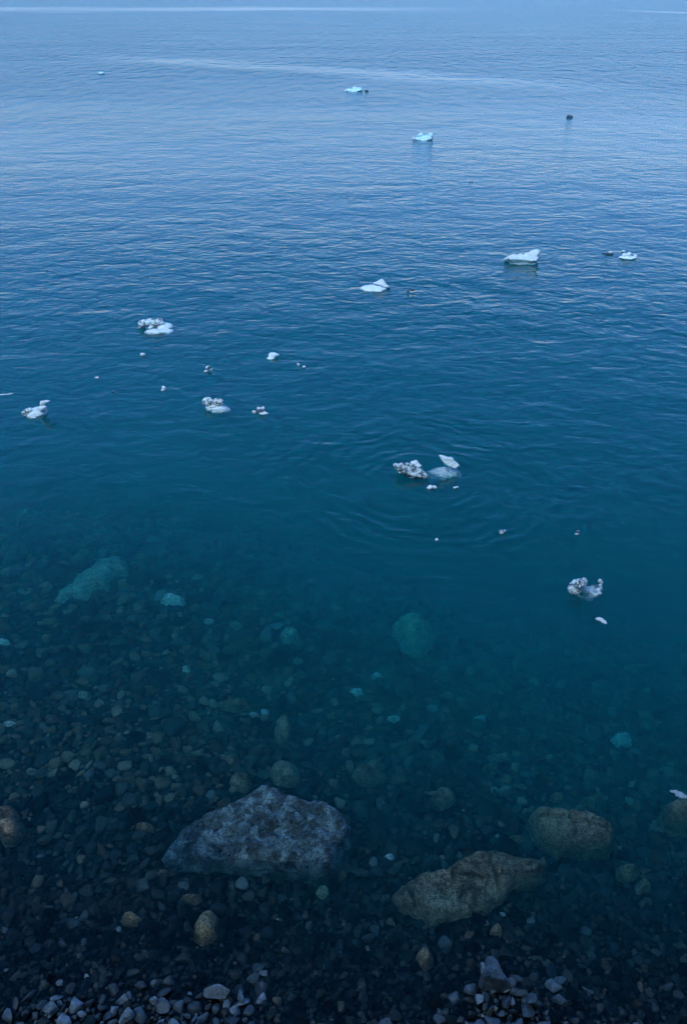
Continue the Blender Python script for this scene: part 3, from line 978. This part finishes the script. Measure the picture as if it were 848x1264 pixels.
# E
berg(46, 508, 'tilted pale ice floe with a small white mushroom cap at the left edge', [
    ('ice_body', many(lump(47, 510, 24, 16, 0.0, dz=0.12, seed=1, amp=0.15), lump(52.5, 504, 11, 8, 0.05, seed=2), lump(41, 514, 14, 8, -0.02, dz=0.08, seed=3)), 'ice_sub', 0.7, 0.4),
    ('mushroom_cap', many(lump(52, 500.5, 3.6, 7, 0.22, seed=4), lump(53, 497, 6, 4, 0.32, seed=5), lump(58, 495.5, 7, 3, 0.36, seed=6)), 'ice', 0.45, 0.3),
    ('crumbly_edge', many(lump(30.5, 509.5, 6, 4, 0.08, seed=7), lump(34, 507, 6, 5, 0.14, seed=8), lump(37, 505.5, 5, 4, 0.16, seed=9), lump(32.5, 512, 6, 5, 0.05, seed=10)), 'ice_speck', 0.45, 0.4)], foot=512)
# F
berg(265, 500, 'squarish speckled ice chunk with a pale sunken foot', [
    ('speckled_top', many(lump(257, 496, 12, 10, 0.16, seed=1), lump(265, 497.5, 10, 9, 0.14, seed=2), lump(271.5, 496.5, 8, 9, 0.16, seed=3), lump(262, 501, 12, 5, 0.08, seed=4)), 'ice_speck', 0.5, 0.8),
    ('sunken_foot', many(lump(271, 505, 23, 8, -0.08, dz=0.1, seed=5), lump(262, 504, 16, 5, -0.04, dz=0.08, seed=6)), 'ice_sub', 0.8, 0.5)], foot=502.5)
# G
berg(320, 508, 'small ice shard split by a dark gap right of the speckled chunk', [
    ('ice_top', many(lump(319.5, 504.2, 4.5, 3.4, 0.12, seed=1), lump(324.5, 504, 4.5, 3.4, 0.12, seed=2), lump(314, 508.8, 5, 4.6, 0.05, seed=3), lump(325, 509.8, 11, 4, 0.0, seed=4)), 'ice', 0.45, 0.3),
    ('dark_core', lump(320.5, 507, 11, 4, 0.03, seed=5), 'ice_dark', 0.5, 0.3)])
# H
berg(719, 726, 'white crumpled ice block with a blue sunken tail ending in white crumbs', [
    ('ice_block', many(fin([(701, 727), (704, 720), (709, 717), (717, 715.5), (722, 713.5), (723.7, 718), (722, 724), (717, 727), (712, 732), (706, 733), (702, 730)], (713, 733), 0.16, 0.7), lump(714, 720, 15, 9, 0.16, seed=1), lump(709, 730, 14, 6, 0.04, seed=2)), 'ice_speck', 0.7, 1.0),
    ('sunken_tail', many(lump(726, 731, 28, 15, -0.12, dz=0.08, seed=3, amp=0.35), lump(736, 726, 14, 10, -0.10, dz=0.06, seed=4), lump(721, 737, 24, 10, -0.28, dz=0.10, seed=5)), 'ice_cloud', 1.0, 0.8),
    *[('ice_crumb', lump(a, b, w_, h_, z_, seed=q), 'ice', 0.5, 0.3) for q, (a, b, w_, h_, z_) in enumerate([
        (740, 717, 4.4, 4.2, 0.05), (742, 719.5, 3.6, 3.4, 0.05), (740.5, 722.5, 3.8, 3.4, 0.03), (741.5, 726, 3.6, 3.4, 0.03), (738, 728.5, 5, 4, 0.03), (739, 732, 5.4, 4, 0.03), (735, 734, 4, 3, 0.02)])]], foot=732)
berg(741, 766, 'small curved ice sliver below the crumpled ice block', [('ice_fragment', many(lump(740, 764.3, 9, 4.2, 0.03, seed=1), lump(744, 767, 6, 3.6, 0.02, seed=2), lump(746.8, 769, 4, 2.4, 0.01, seed=3)), 'ice_sub', 0.5, 0.3)], 'ice fragment', 'ice_fragment')
# J
berg(777, 317, 'boat shaped white ice with two round knobs near the right edge', [
    ('ice_top', many(lump(775, 318, 20, 4, 0.06, seed=1), lump(775.2, 314.6, 6, 6, 0.3, seed=2), lump(783.5, 316.4, 5, 5, 0.2, seed=3), lump(770, 315.6, 5, 5, 0.2, seed=4)), 'ice', 0.45, 0.3)], foot=319)
berg(751, 312, 'low dark ice piece with a white top left of the boat shaped ice', [
    ('dark_core', lump(751, 312.6, 13, 2.4, 0.02, seed=1), 'ice_dark', 0.4, 0.2), ('white_top', lump(752.6, 311.3, 4.6, 2.6, 0.1, seed=2), 'ice', 0.4, 0.2)])
berg(768.5, 310, 'tiny white ice crumb behind the boat shaped ice', [('ice_fragment', lump(768.7, 310.2, 4.6, 2.2, 0.04, seed=2), 'ice', 0.4, 0.2)], 'ice fragment', 'ice_fragment')
# K, L, M far out
berg(437, 111.5, 'farthest teal white ice floe, long and low', [('ice_top', many(lump(437, 112.3, 20, 5, 0.1, seed=1), lump(437, 109.4, 6, 4, 0.6, seed=2), lump(443, 110.4, 8, 4, 0.5, seed=3), lump(431, 111.5, 7, 3.4, 0.3, seed=4)), 'ice_teal', 0.45, 0.4)])
berg(452.5, 112, 'small dark ice lump just right of the farthest floe', [('ice_fragment', lump(452.5, 112, 5, 1.8, 0.05, seed=7), 'ice_dark', 0.4, 0.2)], 'ice fragment', 'ice_fragment')
berg(522, 171, 'teal white ice floe with two humps, second farthest out', [
    ('ice_top', many(lump(522.5, 171.8, 22, 6, 0.12, seed=1), lump(518.5, 167.6, 7, 6, 0.7, seed=2), lump(531, 167.8, 6.4, 6.6, 0.7, seed=3), lump(525, 170, 12, 5, 0.4, seed=4)), 'ice_teal', 0.45, 0.4),
    ('dark_end', lump(511.5, 170.8, 6, 3.6, 0.25, seed=5), 'ice_speck', 0.4, 0.3)])
berg(703, 144, 'lone dark lump of ice far out on the right', [('ice_lump', many(lump(703, 144.6, 7.6, 3.2, 0.1, seed=1), lump(701.6, 143.2, 4.4, 2.6, 0.4, seed=2)), 'ice_dark', 0.45, 0.3)], 'ice fragment', 'ice_fragment')
berg(125, 90.5, 'faint pale ice piece far out on the left', [('ice_lump', lump(125.5, 90.5, 8, 2.6, 0.2, seed=1), 'ice_teal', 0.45, 0.3)], 'ice fragment', 'ice_fragment')
# crumbs
CR = [
    (336, 440, [(337, 438.6, 12, 6.4, 0.10), (334.5, 442.3, 9, 3, 0.0)], 'ice', 'white ice lump alone above the split shard'),
    (372, 452, [(368, 450.4, 4, 3.4, 0.08), (375, 453, 4, 3, 0.02)], 'ice_speck', 'dark flecked crumb right of the lone white lump'),
    (256.5, 456, [(257, 453.6, 6, 4, 0.08), (254.5, 458.4, 5, 2.8, 0.0), (260.5, 456.5, 4.4, 4, 0.0)], 'ice_speck', 'three knobbed ice crumb above the squarish speckled chunk'),
    (176.5, 438, [(176.2, 437.6, 6, 3.8, 0.05)], 'ice', 'white crumb just below the dark pitted floe'),
    (202, 479.5, [(202.4, 478.4, 4.6, 3.4, 0.06), (201.5, 481.6, 5, 2.4, 0.0)], 'ice_speck', 'round crumb left of the squarish speckled chunk'),
    (506, 359, [(503.2, 360.2, 4, 4.4, 0.05), (509.6, 357.8, 3.4, 2.8, 0.06)], 'ice_dark', 'dark ice crumb right of the pale disc'),
    (620, 656.5, [(619, 657, 5.6, 5.6, 0.02), (622.6, 655.6, 3, 3, 0.04)], 'ice_speck', 'glassy crumb right below the rocking floe'),
    (713, 657.5, [(713.4, 656, 4, 3, 0.05), (712, 659, 5, 2.8, 0.0)], 'ice_speck', 'glassy crumb above the crumpled ice block'),
    (539, 666, [(539, 666, 4, 2.8, 0.02)], 'ice', 'tiny white crumb straight below the rocking floe'),
    (120, 466, [(120, 466, 5, 2.2, 0.02)], 'ice_sub', 'faint crumb between the mushroom cap floe and the round crumb'),
    (140, 483.5, [(140, 483.6, 3.4, 2.2, 0.02)], 'ice_dark', 'tiny dark crumb right of the mushroom cap floe'),
    (58.5, 334, [(58.5, 334, 3, 1.4, 0.0)], 'ice_dark', 'tiny dark crumb alone near the left edge'),
    (582, 225, [(580, 225, 2.4, 1.0, 0.0), (583, 225, 2.2, 1.0, 0.0)], 'ice_dark', 'tiny pair of dark specks far out below the two humped floe'),
]
for k, (px, py, ls, mt, lb) in enumerate(CR):
    berg(px, py, lb, [('ice_fragment', many(*[lump(a, b, w, h, z, seed=k + q) for q, (a, b, w, h, z) in enumerate(ls)]), mt, 0.45, 0.3)], 'ice fragment', 'ice_fragment')
berg(8, 487, 'thin white sliver lying flat at the left edge', [('pale_sliver', many(lump(2, 487.2, 10, 0.9, 0.0, seed=1), lump(8, 486.6, 12, 0.9, 0.0, seed=2), lump(14, 485.6, 7, 0.8, 0.0, seed=3)), 'ice_sub', 0.35, 0.1)], 'ice fragment', 'pale_sliver')  # thin pale strip flat on the water surface
# chip on the brown boulder at the right edge
c = floor_hit(836, 981)
berg(836, 981, 'white chip of ice stranded on the boulder at the right edge', [('ice_fragment', many(lump(832, 977, 10, 4, -0.05, seed=1), lump(838, 980.5, 10, 6, -0.05, seed=2), lump(843, 983.5, 12, 5, -0.06, seed=3)), 'ice', 0.6, 0.6)], 'ice fragment', 'ice_fragment')

# ------------------------------------------------------------------ light
SUN_EL, SUN_AZ = R(52), R(212)
w = bpy.data.worlds.new('World')
SC.world = w
w.use_nodes = True
nt = w.node_tree
bg = nt.nodes['Background']
sky = nt.nodes.new('ShaderNodeTexSky')
sky.sky_type = 'NISHITA'
sky.sun_disc = False
sky.sun_elevation = SUN_EL
sky.sun_rotation = SUN_AZ
sky.altitude = 0
sky.air_density = 1.0
sky.dust_density = 0.3
sky.ozone_density = 3.0
tint = nt.nodes.new('ShaderNodeMix')
tint.data_type = 'RGBA'
tint.blend_type = 'MULTIPLY'
tint.inputs[0].default_value = 1.0
tcs = nt.nodes.new('ShaderNodeTexCoord')
sps = nt.nodes.new('ShaderNodeSeparateXYZ')
nt.links.new(tcs.outputs['Generated'], sps.inputs[0])
trp = nt.nodes.new('ShaderNodeValToRGB')
ce = trp.color_ramp
ce.elements[0].position = 0.0
ce.elements[0].color = (0.50, 0.65, 0.93, 1)
ce.elements[1].position = 0.38
ce.elements[1].color = (0.34, 0.92, 1.55, 1)
e2 = ce.elements.new(0.14)
e2.color = (0.60, 0.72, 1.00, 1)
e3 = ce.elements.new(0.85)
e3.color = (0.11, 0.50, 0.80, 1)
nt.links.new(sps.outputs[2], trp.inputs[0])
nt.links.new(trp.outputs[0], tint.inputs[7])
nt.links.new(sky.outputs[0], tint.inputs[6])
nt.links.new(tint.outputs[2], bg.inputs['Color'])
bg.inputs['Strength'].default_value = 0.13

sd = bpy.data.lights.new('sun', 'SUN')
sun = bpy.data.objects.new('sun', sd)
COL.objects.link(sun)
sd.energy = 1.5
sd.angle = R(40)
sd.color = (0.74, 0.95, 1.0)
dirv = Vector((math.sin(SUN_AZ) * math.cos(SUN_EL), math.cos(SUN_AZ) * math.cos(SUN_EL), math.sin(SUN_EL)))
sun.rotation_euler = dirv.to_track_quat('Z', 'Y').to_euler()
sun.location = dirv * 50

# ------------------------------------------------------------------ render settings
SC.render.engine = 'CYCLES'
cy = SC.cycles
cy.max_bounces = 10
cy.diffuse_bounces = 3
cy.glossy_bounces = 4
cy.transmission_bounces = 8
cy.volume_bounces = 2
cy.adaptive_threshold = 0.03
cy.transparent_max_bounces = 8
cy.caustics_reflective = False
cy.caustics_refractive = True
cy.use_denoising = True
cy.denoiser = 'OPENIMAGEDENOISE'
cy.sample_clamp_indirect = 8.0
vs = SC.view_settings
vs.view_transform = 'Standard'
vs.look = 'None'
vs.gamma = 1.0
vs.use_curve_mapping = False
vs.exposure = 0.75
